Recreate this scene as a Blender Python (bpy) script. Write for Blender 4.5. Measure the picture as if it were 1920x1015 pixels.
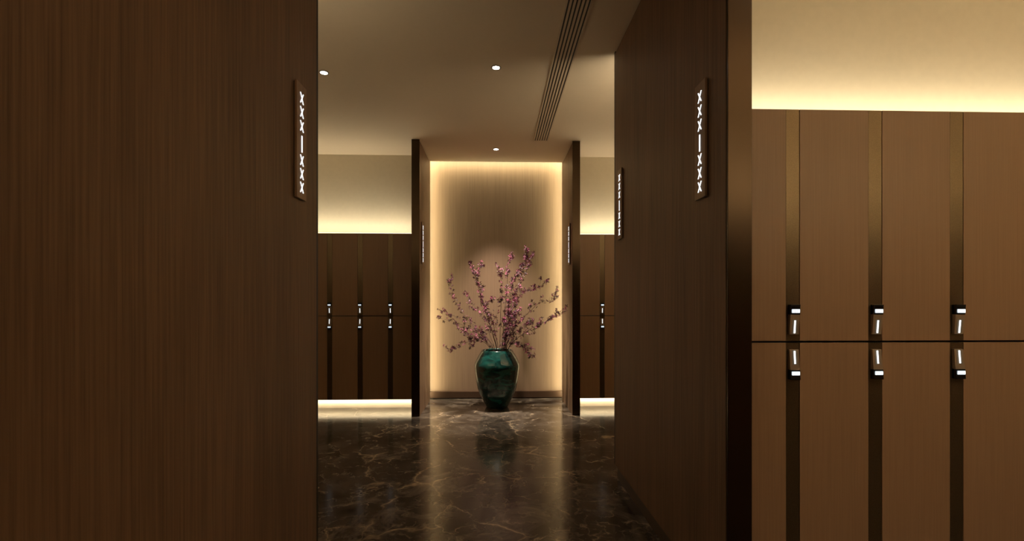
import bpy, bmesh, math, random
from mathutils import Vector, Matrix
random.seed(7)
for o in list(bpy.data.objects): bpy.data.objects.remove(o)
C = bpy.context.scene
COL = C.collection

# ------------------------------------------------------------------ camera
F, CX, HOR, EYE = 907.0, 960.0, 566.0, 1.2
YAW = math.atan(30 / F)
cam = bpy.data.cameras.new('camera'); co = bpy.data.objects.new('camera', cam); COL.objects.link(co)
co.location = (0, 0, EYE); co.rotation_euler = (math.pi / 2, 0, -YAW)
cam.sensor_fit = 'HORIZONTAL'; cam.sensor_width = 36; cam.lens = 36 * F / 1920
cam.shift_y = (HOR - 507.5) / 1920; cam.clip_start = .02
C.camera = co
def at(px, py, Y):
    """point of the room seen at a photo pixel, on the plane y = Y"""
    u = (px - CX) / F; s, c = math.sin(YAW), math.cos(YAW)
    dx, dy = s + u * c, c - u * s
    return Vector((dx / dy * Y, Y, EYE - (py - HOR) / F * Y / dy))

# ------------------------------------------------------------------ world, exposure
w = bpy.data.worlds.new('world'); C.world = w; w.use_nodes = True
w.node_tree.nodes['Background'].inputs[0].default_value = (.9, .65, .4, 1)
w.node_tree.nodes['Background'].inputs[1].default_value = .004
C.view_settings.view_transform = 'Standard'; C.view_settings.look = 'None'
C.view_settings.gamma = 1; C.view_settings.exposure = 0.0
C.view_settings.use_curve_mapping = False

WARM = (1, .88, .64)          # cove strips
HALO = (1, .96, .60)
LAMPS = []
def strip_light(name, p0, p1, direction, width, power, color, parent, spread=180):
    p0, p1, d = Vector(p0), Vector(p1), Vector(direction).normalized()
    x = (p1 - p0).normalized(); z = -(d - x * d.dot(x)).normalized(); y = z.cross(x)
    l = bpy.data.lights.new(name, 'AREA'); l.shape = 'RECTANGLE'; l.size = (p1 - p0).length; l.size_y = width
    l.energy = power * l.size; l.color = color; l.spread = math.radians(spread)
    o = bpy.data.objects.new(name, l); COL.objects.link(o)
    o.matrix_world = Matrix((x, y, z)).transposed().to_4x4(); o.location = (p0 + p1) / 2
    if parent: o.parent = parent
    return o
def spot(name, loc, target, power, angle, blend, color, parent, size=.02):
    l = bpy.data.lights.new(name, 'SPOT'); l.energy = power; l.spot_size = math.radians(angle); l.spot_blend = blend
    l.color = color; l.shadow_soft_size = size
    o = bpy.data.objects.new(name, l); COL.objects.link(o)
    d = Vector(target) - Vector(loc)
    o.rotation_euler = d.to_track_quat('-Z', 'Y').to_euler(); o.location = loc
    if parent:
        o.parent = parent; o.matrix_parent_inverse = Matrix.Translation(-parent.location)
    return o
# light levels (watts per metre of strip, watts per lamp)
P_COVE, P_COVE_NEAR, P_COVE_BACK, P_TOE, P_HALO = 3.2, 2.3, 8.8, 1.5, 3.6
P_SPOT_VASE, P_SPOT = 740, 12

# ------------------------------------------------------------------ materials
def new_mat(name):
    m = bpy.data.materials.new(name); m.use_nodes = True
    return m, m.node_tree.nodes, m.node_tree.links, m.node_tree.nodes['Principled BSDF']
def mix_ramp(N, stops):
    r = N.new('ShaderNodeValToRGB'); e = r.color_ramp.elements
    while len(e) < len(stops): e.new(.5)
    for k, (p, c) in enumerate(stops):
        e[k].position = p; e[k].color = (*c, 1)
    return r
def wood(name, dark, light, rough=.5, scale=(75, 75, 1.3), bump=.12, spec=.3):
    m, N, L, b = new_mat(name)
    tc = N.new('ShaderNodeTexCoord'); mp = N.new('ShaderNodeMapping'); L.new(tc.outputs['Object'], mp.inputs[0])
    mp.inputs['Scale'].default_value = scale
    n = N.new('ShaderNodeTexNoise'); n.inputs['Scale'].default_value = 1.6; n.inputs['Detail'].default_value = 5; n.inputs['Roughness'].default_value = .6
    L.new(mp.outputs[0], n.inputs['Vector'])
    mp2 = N.new('ShaderNodeMapping'); mp2.inputs['Scale'].default_value = (4, 4, .5); L.new(tc.outputs['Object'], mp2.inputs[0])
    n2 = N.new('ShaderNodeTexNoise'); n2.inputs['Scale'].default_value = 1.5; n2.inputs['Detail'].default_value = 2; L.new(mp2.outputs[0], n2.inputs['Vector'])
    mx = N.new('ShaderNodeMix'); mx.inputs[0].default_value = .3
    L.new(n.outputs[0], mx.inputs[2]); L.new(n2.outputs[0], mx.inputs[3])
    r = mix_ramp(N, [(.34, dark), (.60, light)]); L.new(mx.outputs[0], r.inputs[0]); L.new(r.outputs[0], b.inputs['Base Color'])
    bp = N.new('ShaderNodeBump'); bp.inputs['Strength'].default_value = bump; bp.inputs['Distance'].default_value = .002
    L.new(n.outputs[0], bp.inputs['Height']); L.new(bp.outputs[0], b.inputs['Normal'])
    b.inputs['Roughness'].default_value = rough; b.inputs['Specular IOR Level'].default_value = spec
    return m
def plain(name, col, rough=.5, metal=0, spec=.5, noise=0, nscale=60, coat=0):
    m, N, L, b = new_mat(name)
    b.inputs['Base Color'].default_value = (*col, 1); b.inputs['Roughness'].default_value = rough
    b.inputs['Metallic'].default_value = metal; b.inputs['Specular IOR Level'].default_value = spec
    b.inputs['Coat Weight'].default_value = coat
    if noise:
        tc = N.new('ShaderNodeTexCoord'); n = N.new('ShaderNodeTexNoise'); n.inputs['Scale'].default_value = nscale; n.inputs['Detail'].default_value = 3
        L.new(tc.outputs['Object'], n.inputs['Vector'])
        r = mix_ramp(N, [(.3, [c * (1 - noise) for c in col]), (.7, [min(1, c * (1 + noise)) for c in col])])
        L.new(n.outputs[0], r.inputs[0]); L.new(r.outputs[0], b.inputs['Base Color'])
        bp = N.new('ShaderNodeBump'); bp.inputs['Strength'].default_value = noise; bp.inputs['Distance'].default_value = .001
        L.new(n.outputs[0], bp.inputs['Height']); L.new(bp.outputs[0], b.inputs['Normal'])
    return m
def emit(name, col, strength):
    m, N, L, b = new_mat(name)
    b.inputs['Base Color'].default_value = (.8, .8, .8, 1)
    b.inputs['Emission Color'].default_value = (*col, 1); b.inputs['Emission Strength'].default_value = strength
    return m
def marble():
    m, N, L, b = new_mat('brown_marble')
    tc = N.new('ShaderNodeTexCoord')
    def noise(scale, detail, src=None, rough=.55, dist=0):
        n = N.new('ShaderNodeTexNoise'); n.inputs['Scale'].default_value = scale; n.inputs['Detail'].default_value = detail
        n.inputs['Roughness'].default_value = rough; n.inputs['Distortion'].default_value = dist
        L.new(src or tc.outputs['Object'], n.inputs['Vector']); return n
    def warp(scale, amt):
        n = noise(scale, 5); v = N.new('ShaderNodeVectorMath'); v.operation = 'SCALE'; v.inputs['Scale'].default_value = amt
        L.new(n.outputs['Color'], v.inputs[0])
        a = N.new('ShaderNodeVectorMath'); L.new(tc.outputs['Object'], a.inputs[0]); L.new(v.outputs[0], a.inputs[1]); return a.outputs[0]
    n1 = noise(3.0, 10, rough=.68, dist=.8)
    base = mix_ramp(N, [(.30, (.014, .010, .0075)), (.48, (.048, .036, .027)), (.68, (.15, .12, .093))]); L.new(n1.outputs[0], base.inputs[0])
    out = base.outputs[0]
    for wsc, amt, sc, width, strength, col in ((1.1, 1.0, 1.3, .012, .95, (.42, .31, .20)), (2.6, .6, 3.1, .016, .75, (.36, .27, .18)), (6, .35, 7, .03, .5, (.30, .24, .17))):
        v = N.new('ShaderNodeTexVoronoi'); v.feature = 'DISTANCE_TO_EDGE'; v.inputs['Scale'].default_value = sc
        L.new(warp(wsc, amt), v.inputs['Vector'])
        r = mix_ramp(N, [(0, (1, 1, 1)), (width, (.25, .25, .25)), (width * 3, (0, 0, 0))]); L.new(v.outputs['Distance'], r.inputs[0])
        gate = noise(1.7 + sc, 3); gr = mix_ramp(N, [(.45, (0, 0, 0)), (.62, (strength,) * 3)]); L.new(gate.outputs[0], gr.inputs[0])
        mu = N.new('ShaderNodeMath'); mu.operation = 'MULTIPLY'; L.new(r.outputs[0], mu.inputs[0]); L.new(gr.outputs[0], mu.inputs[1])
        mx = N.new('ShaderNodeMix'); mx.data_type = 'RGBA'; L.new(mu.outputs[0], mx.inputs[0]); L.new(out, mx.inputs[6]); mx.inputs[7].default_value = (*col, 1)
        out = mx.outputs[2]
    L.new(out, b.inputs['Base Color'])
    rr = mix_ramp(N, [(.3, (.12,) * 3), (.7, (.17,) * 3)]); L.new(n1.outputs[0], rr.inputs[0]); L.new(rr.outputs[0], b.inputs['Roughness'])
    b.inputs['Specular IOR Level'].default_value = .5
    return m
def vase_glaze():
    m, N, L, b = new_mat('teal_glaze')
    tc = N.new('ShaderNodeTexCoord'); mp = N.new('ShaderNodeMapping'); mp.inputs['Scale'].default_value = (1, 1, 3); L.new(tc.outputs['Object'], mp.inputs[0])
    n = N.new('ShaderNodeTexNoise'); n.inputs['Scale'].default_value = 4; n.inputs['Detail'].default_value = 6; n.inputs['Distortion'].default_value = 1.2; L.new(mp.outputs[0], n.inputs['Vector'])
    r = mix_ramp(N, [(.32, (.001, .007, .007)), (.5, (.003, .030, .026)), (.68, (.009, .082, .068))]); L.new(n.outputs[0], r.inputs[0]); L.new(r.outputs[0], b.inputs['Base Color'])
    b.inputs['Roughness'].default_value = .16; b.inputs['Coat Weight'].default_value = .5; b.inputs['Coat Roughness'].default_value = .04
    return m
def blossom_mat():
    m, N, L, b = new_mat('plum_blossom')
    g = N.new('ShaderNodeNewGeometry')
    r = mix_ramp(N, [(0, (.035, .005, .012)), (.6, (.125, .018, .048)), (1, (.44, .10, .20))]); L.new(g.outputs['Random Per Island'], r.inputs[0]); L.new(r.outputs[0], b.inputs['Base Color'])
    b.inputs['Roughness'].default_value = .55
    return m
M = dict(
    wood=wood('walnut_veneer', (.122, .069, .038), (.226, .130, .073), bump=.25),
    panel=wood('panel_veneer', (.148, .090, .056), (.190, .116, .072), bump=.08),
    door=wood('locker_veneer', (.220, .124, .064), (.258, .147, .078), .42, (110, 110, 1.6), .05, .4),
    paint=plain('warm_plaster', (.65, .575, .44), .85, noise=.02, nscale=30),
    ceil=plain('ceiling_paint', (.78, .65, .49), .9, noise=.01, nscale=30),
    bronze=plain('dark_bronze', (.062, .041, .026), .27, 1, noise=.05, nscale=8),
    strip=plain('textured_bronze', (.125, .088, .05), .32, .85, noise=.16, nscale=420),
    black=plain('black_trim', (.006, .004, .003), .5),
    plinth=plain('dark_plinth', (.045, .022, .012), .35),
    toe=plain('cream_stone', (.62, .52, .38), .4, noise=.04, nscale=12),
    lock=plain('lock_bronze', (.26, .18, .115), .4, .3),
    lockblack=plain('gloss_black', (.006, .006, .007), .12),
    grey=plain('lock_recess', (.20, .18, .16), .5),
    white=emit('white_light', (.93, .97, 1), 1.4),
    digit=emit('digit_light', (.80, .92, 1), .9),
    led=emit('warm_led', (1, .80, .5), 4),
    lens=emit('downlight_lens', (1, .97, .9), 25),
    ring=plain('downlight_ring', (.30, .25, .19), .5),
    plaque=wood('plaque_wood', (.24, .14, .082), (.32, .19, .112), .4, bump=.05),
    slat=plain('diffuser_slat', (.66, .53, .39), .6),
    marble=marble(), glaze=vase_glaze(), blossom=blossom_mat(),
    bark=plain('branch_bark', (.09, .045, .03), .8),
    carcass=plain('locker_carcass', (.03, .018, .01), .6),
)

# ------------------------------------------------------------------ helpers
def box(bm, x0, x1, y0, y1, z0, z1):
    vs = [bm.verts.new((x, y, z)) for x in (x0, x1) for y in (y0, y1) for z in (z0, z1)]
    for f in ((0, 1, 3, 2), (4, 6, 7, 5), (0, 4, 5, 1), (2, 3, 7, 6), (0, 2, 6, 4), (1, 5, 7, 3)):
        bm.faces.new([vs[i] for i in f])
    return vs
def obj(name, bm, mat, parent=None, bevel=0, smooth=False):
    bmesh.ops.recalc_face_normals(bm, faces=bm.faces)
    me = bpy.data.meshes.new(name); bm.to_mesh(me); bm.free()
    if smooth:
        for p in me.polygons: p.use_smooth = True
    me.materials.append(M[mat]); o = bpy.data.objects.new(name, me); COL.objects.link(o)
    if parent: o.parent = parent
    if bevel:
        b = o.modifiers.new('bevel', 'BEVEL'); b.width = bevel; b.segments = 2; b.limit_method = 'ANGLE'
    return o
def boxes(name, mat, parent, *bs, bevel=0):
    bm = bmesh.new()
    for b in bs: box(bm, *b)
    return obj(name, bm, mat, parent, bevel)
def struct(name, mat, *bs):
    o = boxes(name, mat, None, *bs); o['kind'] = 'structure'; return o
def thing(name, label, cat, loc=(0, 0, 0), group=None):
    o = bpy.data.objects.new(name, None); COL.objects.link(o); o.location = loc; o.empty_display_size = .1
    o['label'] = label; o['category'] = cat
    if group: o['group'] = group
    return o
def dup(root, label, loc=None, rotz=None):
    r = root.copy(); COL.objects.link(r); r['label'] = label
    if loc is not None: r.location = loc
    if rotz is not None: r.rotation_euler = (0, 0, rotz)
    def rec(src, dst):
        for ch in list(src.children):
            c = ch.copy(); COL.objects.link(c); c.parent = dst; rec(ch, c)
    rec(root, r)
    return r

H = 2.90
XI, XO = .807, .892           # corridor faces of the right partitions, their bay side
XL = .775                     # near left partition
LT, LB, SEAM = 1.966, .102, 1.040   # locker top, bottom, seam
YF = 5.46                     # far locker fronts
YN = 1.887                    # near right locker fronts

# ------------------------------------------------------------------ setting
struct('floor', 'marble', (-3.75, 4.2, -6.2, 6.2, -.1, 0))
struct('ceiling', 'ceil', (-3.75, 4.2, -6.2, 5.88, H, H + .12))
back = struct('wall_back', 'panel', (-XO, XO, 6.035, 6.12, 0, H + .12))
boxes('baseboard_back', 'plinth', back, (-XI - .04, XI + .04, 5.99, 6.035, .012, .088))
boxes('cove_lid', 'black', back, (-1.2, 1.2, 5.88, 6.12, H + .12, H + .16))
struct('wall_left', 'paint', (-3.75, -3.568, -6.2, 6.2, 0, H))
struct('wall_right', 'paint', (4.1, 4.3, -6.2, 6.2, 0, H))
struct('wall_rear', 'wood', (-3.75, 4.2, -6.3, -6.1, 0, H))
# upper walls standing back behind the locker tops
struct('wall_far_left', 'paint', (-3.568, -XO, YF + .19, 6.2, 0, H))
struct('wall_far_right', 'paint', (XO, 4.1, YF + .19, 6.2, 0, H))

def partition(name, x0, x1, y0, y1, front=True, far=True, inner=1, base=True):
    """floor-to-ceiling veneered fin with bronze end caps; inner=+1: corridor face at x1, -1: at x0"""
    g = .018
    o = struct(name, 'wood', (x0, x1, y0 + .013, y1 - .020, .094 if base else 0, H - g))
    boxes('shadow_gap', 'black', o, (x0 + .012, x1 - .012, y0 + .02, y1 - .02, H - g, H))
    if base:
        boxes('baseboard', 'plinth', o, (x0 + .018, x1 - .018, y0 + .006, y1 - .02, 0, .094))
    boxes('edge_groove', 'black', o, (x0 + .003, x1 - .003, y0 + .006, y0 + .013, 0, H - g))
    if front:
        boxes('end_cap', 'bronze', o, (x0, x1, y0 - .004, y0 + .006, 0 if not base else .0, H - .003), bevel=.001)
    if far:
        z = .094 if base else 0
        boxes('end_trim', 'black', o, (x0, x1, y1 - .020, y1, z, H - .002))
    xe = x1 if inner > 0 else x0
    return o
partition('wall_right_near', XI, XO, 1.662, 3.275)
partition('wall_left_near', -XL - .085, -XL, .52, 2.135)
partition('wall_right_far', XI, XO - .004, 5.084, 5.89, base=False)
partition('wall_left_far', -XO + .010, -XI + .009, 5.084, 5.89, base=False)
partition('wall_right_rear', XI, XO, -1.77, -.15)
partition('wall_left_rear', -XL - .085, -XL, -2.9, -1.30)

def block(name, x0, x1, y0, y1):
    """bank of back-to-back lockers turned away from view, with the upper wall set back over it"""
    o = struct(name, 'door', (x0, x1, y0, y1, LB, LT))
    boxes('plinth', 'toe', o, (x0, x1, y0 + .05, y1 - .05, 0, LB))
    boxes('upper_wall', 'paint', o, (x0, x1, y0 + .2, y1 - .2, LT, H))
    return o
block('wall_left_bank', -3.568, -XL - .085, .745, 1.91)
block('wall_right_bank', XO, 4.1, 2.47, 3.05)
block('wall_right_rear_bank', XO, 4.1, -1.55, -.375)
block('wall_left_rear_bank', -3.568, -XL - .085, -2.7, -1.52)
struct('wall_right_upper', 'paint', (XO, 4.1, YN + .19, 2.47, 0, H))

# ------------------------------------------------------------------ lockers
PITCH = .3365
def make_lock(parent, zsign):
    """electronic lock, origin on the door face at the strip centre; zsign=+1 display on top"""
    W = .019
    def wedge(z0, z1, t0, t1, name, mat, w=W, par=None, bev=.0012, y0=0):
        bm = bmesh.new(); vs = []
        za, zb, ta, tb = (z0, z1, t0, t1) if zsign > 0 else (-z0, -z1, t0, t1)
        for z, t in ((za, ta), (zb, tb)):
            for x in (-w, w):
                vs.append(bm.verts.new((x, y0, z))); vs.append(bm.verts.new((x, -t, z)))
        for f in ((0, 1, 3, 2), (4, 6, 7, 5), (0, 4, 5, 1), (2, 3, 7, 6), (0, 2, 6, 4), (1, 5, 7, 3)): bm.faces.new([vs[i] for i in f])
        return obj(name, bm, mat, par, bevel=bev)
    # z measured from the seam upwards
    lk = wedge(.030, .148, .010, .019, 'lock', 'lock', par=parent)
    wedge(.109, .1485, .0175, .0205, 'display', 'lockblack', .0196, lk)
    wedge(.031, .090, .0102, .0155, 'grip_recess', 'grey', .011, lk, 0)
    def front(z): return .010 + (z - .03) / .118 * .009
    wedge(.035, .086, front(.035) + .0016, front(.086) + .0020, 'light_bar', 'white', .0032, lk, 0)
    # four lit digits
    bm = bmesh.new()
    for k in range(4):
        cx = (k - 1.5) * .0078; h, ww, t = .0062, .0028, .0011
        zc = .123 * 1
        for (x0, x1, a, b) in ((-ww, ww, h - t, h + t), (-ww, ww, -t, t), (-ww, ww, -h - t, -h + t), (-ww - t, -ww + t, -h, h), (ww - t, ww + t, -h, h)):
            z0, z1 = zc + a, zc + b
            if zsign < 0: z0, z1 = -z1, -z0
            box(bm, cx + x0, cx + x1, -.0222, -.0192, z0, z1)
    obj('digits', bm, 'digit', lk)
    return lk
def make_locker(name, label, group, upper, side, width=PITCH):
    """origin at the strip-side bottom front corner line; door spans towards -side"""
    z0, z1 = (SEAM + .004, LT) if upper else (LB, SEAM - .004)
    t = thing(name, label, 'locker', group=group)
    a, b = sorted((0, -side * width))
    g = .0012
    boxes('body', 'carcass', t, (a + g, b - g, .020, .185, z0 - (.003 if upper else 0), z1 + (0 if upper else .003)))
    sa, sb = sorted((-side * g, -side * .054))
    da, db = sorted((-side * (.0552), -side * (width - g)))
    d = boxes('door', 'door', t, (da, db, 0, .019, z0, z1), bevel=.0008)
    boxes('bronze_strip', 'strip', d, (sa, sb, .0010, .019, z0, z1))
    lk = make_lock(t, 1 if upper else -1); lk.location = (-side * .0272, .001, SEAM)
    return t
def bank(where, x0, y, side, n, group_word, first_width=PITCH):
    protos = {}
    for k in range(n):
        for upper in (True, False):
            row = 'upper' if upper else 'lower'
            ordw = ['first', 'second', 'third', 'fourth', 'fifth', 'sixth', 'seventh', 'eighth'][k]
            lab = f'{row} walnut locker {where}, {ordw} column from the {group_word} partition'
            grp = f'{row} lockers {where}'
            wd = first_width if k == 0 else PITCH
            xs = x0 + side * (first_width + PITCH * k)
            if k == 0 and first_width != PITCH:
                o = make_locker('locker', lab, grp, upper, side, wd)
            elif upper not in protos:
                o = protos[upper] = make_locker('locker', lab, grp, upper, side, wd)
            else:
                o = dup(protos[upper], lab)
            o.location = (xs, y, 0); o['group'] = grp
bank('in the near right bank', XO + .0015, YN, 1, 6, 'near right', 1.208 - XO - .0015)
bank('in the far left bay', -XO - .0, YF, -1, 8, 'far left', .3165)
bank('in the far right bay', XO, YF, 1, 6, 'far right', .341)

def toe(name, x0, x1, y, dirn):
    o = struct(name, 'toe', (x0, x1, min(y + dirn * .06, y + dirn * .18), max(y + dirn * .06, y + dirn * .18), 0, LB - .0005))
    return o
toe('trim_1', -3.566, -XO, YF, 1); toe('trim_2', XO, 4.1, YF, 1); toe('trim_3', XO, 4.1, YN, 1)

def led_thing(label, p0, p1, light_dir, power, off, width=.014, color=WARM, thick=.004, group='warm LED strips'):
    p0, p1 = Vector(p0), Vector(p1); mid = (p0 + p1) / 2
    t = thing('led_strip', label, 'light strip', group=group); h = (p1 - p0) / 2
    e = [max(abs(v), thick) for v in h]
    boxes('lit_tape', 'led', t, (mid.x - e[0], mid.x + e[0], mid.y - e[1], mid.y + e[1], mid.z - e[2], mid.z + e[2]))
    d = Vector(light_dir).normalized()
    strip_light('led_lamp', p0 + d * off, p1 + d * off, d, width, power, color, t, 112 if color is HALO else 180)
    return t
def cove(label, x0, x1, yfront, dirn, power, off=.045):
    led_thing(label, (x0, yfront + dirn * off, LT + .005), (x1, yfront + dirn * off, LT + .005), (0, dirn * .25, 1), power, .008)
cove('warm LED strip on top of the near right lockers', XO + .01, 4.05, YN, 1, P_COVE_NEAR, .095)
cove('warm LED strip on top of the far left lockers', -3.45, -XO - .01, YF, 1, P_COVE)
cove('warm LED strip on top of the far right lockers', XO + .01, 4.05, YF, 1, P_COVE)
cove('warm LED strip over the back of the right bank', XO + .01, 4.05, 3.05, -1, P_COVE_BACK * 1.2)
cove('warm LED strip over the back of the left bank', -3.45, -XL - .09, 1.91, -1, P_COVE_BACK * .6)
cove('warm LED strip over the front of the left bank', -3.45, -XL - .09, .745, 1, P_COVE_BACK)
cove('warm LED strip over the bank behind the camera on the right', XO + .01, 4.05, -.375, -1, P_COVE_BACK * 1.7)
cove('warm LED strip over the bank behind the camera on the left', -3.45, -XL - .09, -1.52, -1, P_COVE_BACK)
def toe_led(label, x0, x1, y):
    led_thing(label, (x0, y + .028, LB - .006), (x1, y + .028, LB - .006), (0, .35, -1), P_TOE, .007, .010)
toe_led('warm LED strip under the far left lockers', -3.45, -XO - .01, YF)
toe_led('warm LED strip under the far right lockers', XO + .01, 4.05, YF)
toe('trim_4', XO, 4.1, -.375, -1)
toe_led('warm LED strip under the near right lockers', XO + .01, 4.05, YN)
# halo round the back panel: strips hidden behind the fins and the ceiling edge
led_thing('warm LED strip behind the left edge of the back panel', (-.872, 5.925, .02), (-.872, 5.925, 2.98), (1, .62, 0), P_HALO, .010, .01, HALO)
led_thing('warm LED strip behind the right edge of the back panel', (.872, 5.925, .02), (.872, 5.925, 2.98), (-1, .62, 0), P_HALO, .010, .01, HALO)
led_thing('warm LED strip above the top edge of the back panel', (-.86, 5.92, 2.995), (.86, 5.92, 2.995), (0, .72, -1), P_HALO * 1.1, .010, .01, HALO)

# ------------------------------------------------------------------ lit number plaques
def make_plaque(label, flip):
    t = thing('sign_plaque', label, 'sign', group='lit XXX signs on the partition fins')
    # local x = out of the wall, local y along the wall; plate centred
    boxes('plate', 'plaque', t, (.004, .013, -.0475, .0475, -.225, .225), bevel=.0008)
    boxes('plate_back', 'black', t, (0, .004, -.044, .044, -.221, .221))
    def xmark(zc):
        for a in (1, -1):
            v = []
            h, wd, tk = .0200, .0135, .0027
            for (y, z) in ((-wd - tk, -h), (-wd + tk, -h), (wd + tk, h), (wd - tk, h)):
                for x in (.0125, .0150): v.append(bm.verts.new((x, a * y, zc + z)))
            for f in ((0, 2, 4, 6), (1, 3, 5, 7), (0, 1, 3, 2), (2, 3, 5, 4), (4, 5, 7, 6), (6, 7, 1, 0)): bm.faces.new([v[i] for i in f])
    for zc in (.170, .115, .060):
        bm = bmesh.new(); xmark(zc); obj('letter', bm, 'white', t)
    boxes('bar', 'white', t, (.0125, .015, -.0038, .0038, -.042, .023))
    for zc in (-.074, -.127, -.180):
        bm = bmesh.new(); xmark(zc); obj('letter', bm, 'white', t)
    return t
p = make_plaque('lit XXX sign on the left partition nearest the camera', 0); p.location = (-XL, 1.925, 1.828)
for lab, x, y, r in (('lit XXX sign on the near end of the right partition', XI, 1.86, math.pi),
                     ('lit XXX sign on the far end of the near right partition', XI, 3.09, math.pi),
                     ('small lit XXX sign on the fin right of the vase', XI, 5.26, math.pi),
                     ('small lit XXX sign on the fin left of the vase', -XI + .009, 5.24, 0)):
    dup(p, lab, (x, y, 1.828), r)

# ------------------------------------------------------------------ ceiling fittings
def ring_bm(r0, r1, z0, z1, n=40):
    bm = bmesh.new(); R = []
    for r, z in ((r0, z1), (r0, z0), (r1, z0 + .001), (r1, z1)):
        R.append([bm.verts.new((r * math.cos(2 * math.pi * i / n), r * math.sin(2 * math.pi * i / n), z)) for i in range(n)])
    for a, b in zip(R, R[1:] + R[:1]):
        for i in range(n): bm.faces.new((a[i], a[(i + 1) % n], b[(i + 1) % n], b[i]))
    return bm
def downlight(label, x, y, power, target, angle, blend, proto=[None]):
    if proto[0] is None:
        t = thing('downlight', label, 'ceiling light', (x, y, H), 'recessed ceiling downlights')
        obj('trim_ring', ring_bm(.026, .037, -.004, 0), 'ring', t, smooth=False)
        bm = bmesh.new(); bmesh.ops.create_cone(bm, cap_ends=True, segments=40, radius1=.026, radius2=.026, depth=.0025, matrix=Matrix.Translation((0, 0, -.00135)))
        obj('lens', bm, 'lens', t); proto[0] = t
    else:
        t = dup(proto[0], label, (x, y, H))
    return t
DL = [('round downlight in the ceiling just before the vase', 0.0, 5.39, P_SPOT_VASE, (0.0, 5.66, 0), 60, 1),
      ('round downlight in the middle of the corridor ceiling', 0.0, 3.51, P_SPOT, (0, 3.51, 0), 60, .8),
      ('round downlight over the left bay beside the left partition', -1.275, 3.63, P_SPOT, (-1.275, 3.63, 0), 60, .8)]
DL += [('added unseen downlight in the corridor ceiling above the camera', 0.0, 1.63, P_SPOT, (0, 1.63, 0), 60, .8),  # out of view, added at the corridor row's spacing to wash the left wall
       ('added unseen downlight over the near right bay beside the partition', 1.45, .75, P_SPOT * 4.5, (1.45, .75, 0), 100, 1),  # this lamp and the next: unseen, added to brighten the near right doors
       ('added unseen downlight over the near right bay farther out', 2.75, .75, P_SPOT * 4.5, (2.75, .75, 0), 100, 1)]
roots = [downlight(*d) for d in DL]
for r, d in zip(roots, DL):
    spot('downlight_beam', (d[1], d[2], H - .012), d[4], d[3], d[5], d[6], (1, .89, .74), r, .04)

df = thing('air_diffuser', 'long slotted air diffuser running along the right side of the corridor ceiling', 'air vent')
x0, x1, y0, y1 = .395, .545, 1.2, 5.09
boxes('backing', 'black', df, (x0 + .008, x1 - .008, y0, y1 - .006, H - .0015, H - .0001))
boxes('frame', 'slat', df, (x0, x0 + .010, y0, y1, H - .008, H), (x1 - .010, x1, y0, y1, H - .008, H))
n = 6; slot = .011; bar = (x1 - x0 - .02 - n * slot) / (n - 1)
for k in range(n - 1):
    a = x0 + .010 + slot + k * (slot + bar)
    boxes('slat', 'slat', df, (a, a + bar, y0, y1 - .004, H - .008, H - .0015))

# ------------------------------------------------------------------ vase
VY = 5.52
vx = at(932, 760, VY).x
vase = thing('floor_vase', 'large teal glazed floor vase in front of the glowing back panel', 'vase', (vx, VY, 0))
prof = [(.0, .0), (.112, .0), (.120, .004), (.128, .014), (.150, .06), (.172, .105), (.200, .16), (.222, .22), (.238, .29), (.249, .36), (.257, .43), (.259, .475), (.252, .506), (.238, .54), (.210, .59), (.186, .63), (.176, .648)]
inner = [(.170, .651), (.164, .646), (.168, .62), (.20, .57), (.238, .49), (.235, .40), (.19, .22), (.12, .06), (.0, .05)]
def lathe(pts, n=72):
    bm = bmesh.new(); R = []
    for r, z in pts:
        if r == 0: R.append([bm.verts.new((0, 0, z))])
        else: R.append([bm.verts.new((r * math.cos(2 * math.pi * i / n), r * math.sin(2 * math.pi * i / n), z)) for i in range(n)])
    for a, b in zip(R, R[1:]):
        for i in range(n):
            j = (i + 1) % n
            if len(a) == 1: bm.faces.new((a[0], b[j], b[i]))
            elif len(b) == 1: bm.faces.new((a[i], a[j], b[0]))
            else: bm.faces.new((a[i], a[j], b[j], b[i]))
    return bm
obj('vase_body', lathe(prof + inner), 'glaze', vase, smooth=True)

# ------------------------------------------------------------------ blossom branches
def crom(P, n=7):
    out = []
    Q = [P[0] * 2 - P[1]] + P + [P[-1] * 2 - P[-2]]
    for i in range(1, len(Q) - 2):
        a, b, c, d = Q[i - 1:i + 3]
        for k in range(n):
            t = k / n
            out.append(.5 * ((2 * b) + (c - a) * t + (2 * a - 5 * b + 4 * c - d) * t * t + (3 * b - a - 3 * c + d) * t ** 3))
    out.append(P[-1]); return out
def tube(bm, pts, r0, r1, n=6):
    prev = None; up = Vector((.3, .2, .93)).normalized()
    for i, p in enumerate(pts):
        d = (pts[min(i + 1, len(pts) - 1)] - pts[max(i - 1, 0)]).normalized()
        x = d.cross(up)
        if x.length < .05: x = d.cross(Vector((1, 0, 0)))
        x.normalize(); y = d.cross(x); r = r0 + (r1 - r0) * i / (len(pts) - 1)
        ring = [bm.verts.new(p + (x * math.cos(2 * math.pi * k / n) + y * math.sin(2 * math.pi * k / n)) * r) for k in range(n)]
        if prev:
            for k in range(n): bm.faces.new((prev[k], prev[(k + 1) % n], ring[(k + 1) % n], ring[k]))
        else: bm.faces.new(ring[::-1])
        prev = ring
    bm.faces.new(prev)
def rnd_dir():
    v = Vector((random.gauss(0, 1), random.gauss(0, 1), random.gauss(0, 1))); return v.normalized()
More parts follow.
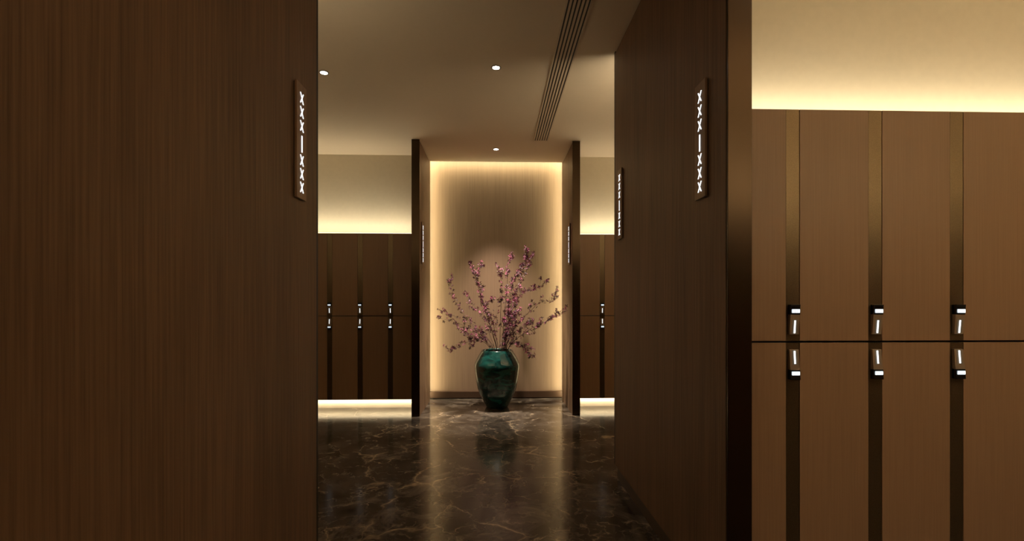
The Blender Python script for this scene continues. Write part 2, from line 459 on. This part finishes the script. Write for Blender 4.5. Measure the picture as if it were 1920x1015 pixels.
def blossom(bm, p, r):
    """five pointed petals in a shallow cup round a small heart"""
    z = (rnd_dir() + Vector((0, -.25, .25))).normalized(); x = z.orthogonal().normalized(); y = z.cross(x)
    n = random.choice((4, 5, 5, 5)); a0 = random.uniform(0, 6.28)
    c = bm.verts.new(p - z * r * .18)
    for k in range(n):
        a = a0 + 2 * math.pi * k / n + random.uniform(-.2, .2); rr = r * random.uniform(.75, 1.12)
        def pt(ang, rad, h): return bm.verts.new(p + (x * math.cos(ang) + y * math.sin(ang)) * rad + z * h)
        l = pt(a - .42, rr * .50, r * .16); rt = pt(a + .42, rr * .50, r * .16); tip = pt(a, rr, r * random.uniform(.0, .30)); m = pt(a, rr * .55, r * .02)
        bm.faces.new((c, l, m)); bm.faces.new((c, m, rt)); bm.faces.new((l, tip, m)); bm.faces.new((m, tip, rt))
BR = [ # label, depth at tip, blossoms, twigs, start fraction, path in photo pixels from the vase mouth out
 ('lowest long blossom branch reaching far left over the vase', -.10, 26, 6, .35, [(925, 660), (905, 636), (886, 619), (852, 604), (822, 597)]),
 ('thin blossom branch ending at the far left edge of the bunch', .15, 14, 4, .45, [(927, 660), (908, 630), (880, 607), (846, 590), (821, 580)]),
 ('tall left blossom branch curving up to a dark forked tip', .05, 34, 8, .3, [(929, 660), (918, 640), (900, 620), (877, 599), (856, 570), (846, 540), (846, 516)]),
 ('left blossom branch with the pink clustered upright tip', -.15, 44, 10, .3, [(932, 660), (924, 628), (914, 596), (904, 565), (895, 533), (888, 510), (880, 492)]),
 ('pink blossom branch rising beside it to a bright white-pink tip', -.2, 28, 7, .5, [(933, 660), (922, 620), (910, 583), (902, 550), (896, 520), (901, 492)]),
 ('short left blossom branch ending below the pink cluster', .2, 24, 6, .35, [(928, 660), (918, 628), (905, 596), (888, 572), (871, 550)]),
 ('short upright blossom branch just left of the centre', -.05, 30, 7, .3, [(934, 660), (930, 632), (922, 600), (912, 575), (924, 560)]),
 ('lowest blossom branch drooping left of the vase rim', -.22, 32, 7, .25, [(922, 660), (906, 641), (886, 640), (860, 648), (841, 658)]),
 ('bushy low blossom branch above the left of the vase rim', .1, 34, 7, .25, [(926, 660), (912, 640), (895, 632), (878, 630), (864, 617)]),
 ('straight blossom stem rising from the middle of the vase', .0, 40, 8, .2, [(937, 660), (938, 620), (939, 580), (941, 545), (938, 518), (934, 500)]),
 ('dark tipped upright blossom stem right of the middle', .2, 44, 10, .25, [(940, 660), (944, 615), (948, 565), (951, 530), (953, 498), (962, 478)]),
 ('tallest blossom branch with the bright pink top', -.1, 80, 14, .22, [(943, 660), (949, 615), (954, 570), (961, 532), (975, 507), (986, 488), (988, 468)]),
 ('tall blossom branch close beside the tallest one', .05, 60, 11, .25, [(945, 660), (951, 618), (957, 582), (963, 556), (975, 530), (990, 502), (999, 475)]),
 ('upper right blossom branch pointing to the glowing edge', .12, 54, 10, .2, [(946, 660), (956, 626), (964, 590), (972, 560), (988, 543), (1006, 541), (1029, 523)]),
 ('right blossom branch with a small raised tip', -.12, 36, 9, .3, [(947, 660), (958, 628), (975, 603), (994, 584), (1012, 568), (1035, 562), (1047, 546)]),
 ('thick right blossom branch crossing the panel edge', -.30, 46, 11, .45, [(950, 660), (962, 642), (980, 627), (1000, 614), (1024, 603), (1040, 592), (1062, 583)]),
 ('short blossom branch low on the right', .1, 34, 7, .2, [(948, 660), (956, 642), (968, 625), (984, 612), (1000, 603)]),
 ('lowest blossom branch drooping right of the vase rim', -.2, 32, 7, .25, [(950, 660), (962, 641), (974, 645), (986, 656), (996, 668)]),
 ('dense short blossom stem filling the middle of the bunch', -.12, 46, 8, .15, [(942, 660), (948, 636), (955, 610), (960, 585), (968, 560)]),
 ('dense short blossom stem at the front of the bunch', -.22, 46, 8, .1, [(940, 660), (944, 640), (951, 620), (966, 600), (974, 580)]),
]
for lab, dy, nb, nt, t0, path in BR:
    t0 *= .55
    P = []
    base = Vector((vx + (path[0][0] - 937) / 907 * 4.2, VY + dy * .25, .10))
    for i, (px, py) in enumerate(path):
        P.append(at(px, py, VY + dy * (.25 + .75 * i / (len(path) - 1)) * (1 if i else .4)))
    # keep the first point inside the mouth
    P[0] = Vector((vx + max(-.13, min(.13, P[0].x - vx)), VY + dy * .3, .60))
    pts = crom([base] + P)
    t = thing('blossom_branch', lab, 'branch', tuple(base), 'blossom branches in the vase')
    loc = Vector(base)
    pts = [q - loc for q in pts]
    bm = bmesh.new(); bb = bmesh.new()
    thick = .0045 if nb > 40 else .0034
    tube(bm, pts, thick, .0012)
    N0 = 7; span = len(pts) - 1 - N0
    def along(f):
        x = N0 + f * span; i = min(int(x), len(pts) - 2); return pts[i].lerp(pts[i + 1], x - i), (pts[i + 1] - pts[i]).normalized()
    anchors = []
    for k in range(nt):
        f = t0 + (1 - t0) * (k + random.random()) / nt
        p, d = along(min(f, .93))
        dirn = (d * .8 + rnd_dir() * .8 + Vector((0, 0, .35))).normalized(); ln = random.uniform(.06, .16) * (1.1 - .4 * f)
        q = p + dirn * ln; mid = (p + q) / 2 + rnd_dir() * ln * .1
        tube(bm, [p, mid, q], .0014, .0008, 4)
        anchors.append((p, q))
    for k in range(int(nb * 2.4)):
        if random.random() < .55 and anchors:
            a, b = random.choice(anchors); p = a.lerp(b, random.uniform(.35, 1.05)); j = .016
        else:
            f = t0 + (1 - t0) * random.random() ** .8; p, d = along(min(f, 1)); j = .024
        blossom(bb, p + rnd_dir() * j, random.uniform(.017, .026))
    blossom(bb, pts[-1], .022)
    obj('stem', bm, 'bark', t, smooth=True); obj('blossoms', bb, 'blossom', t)
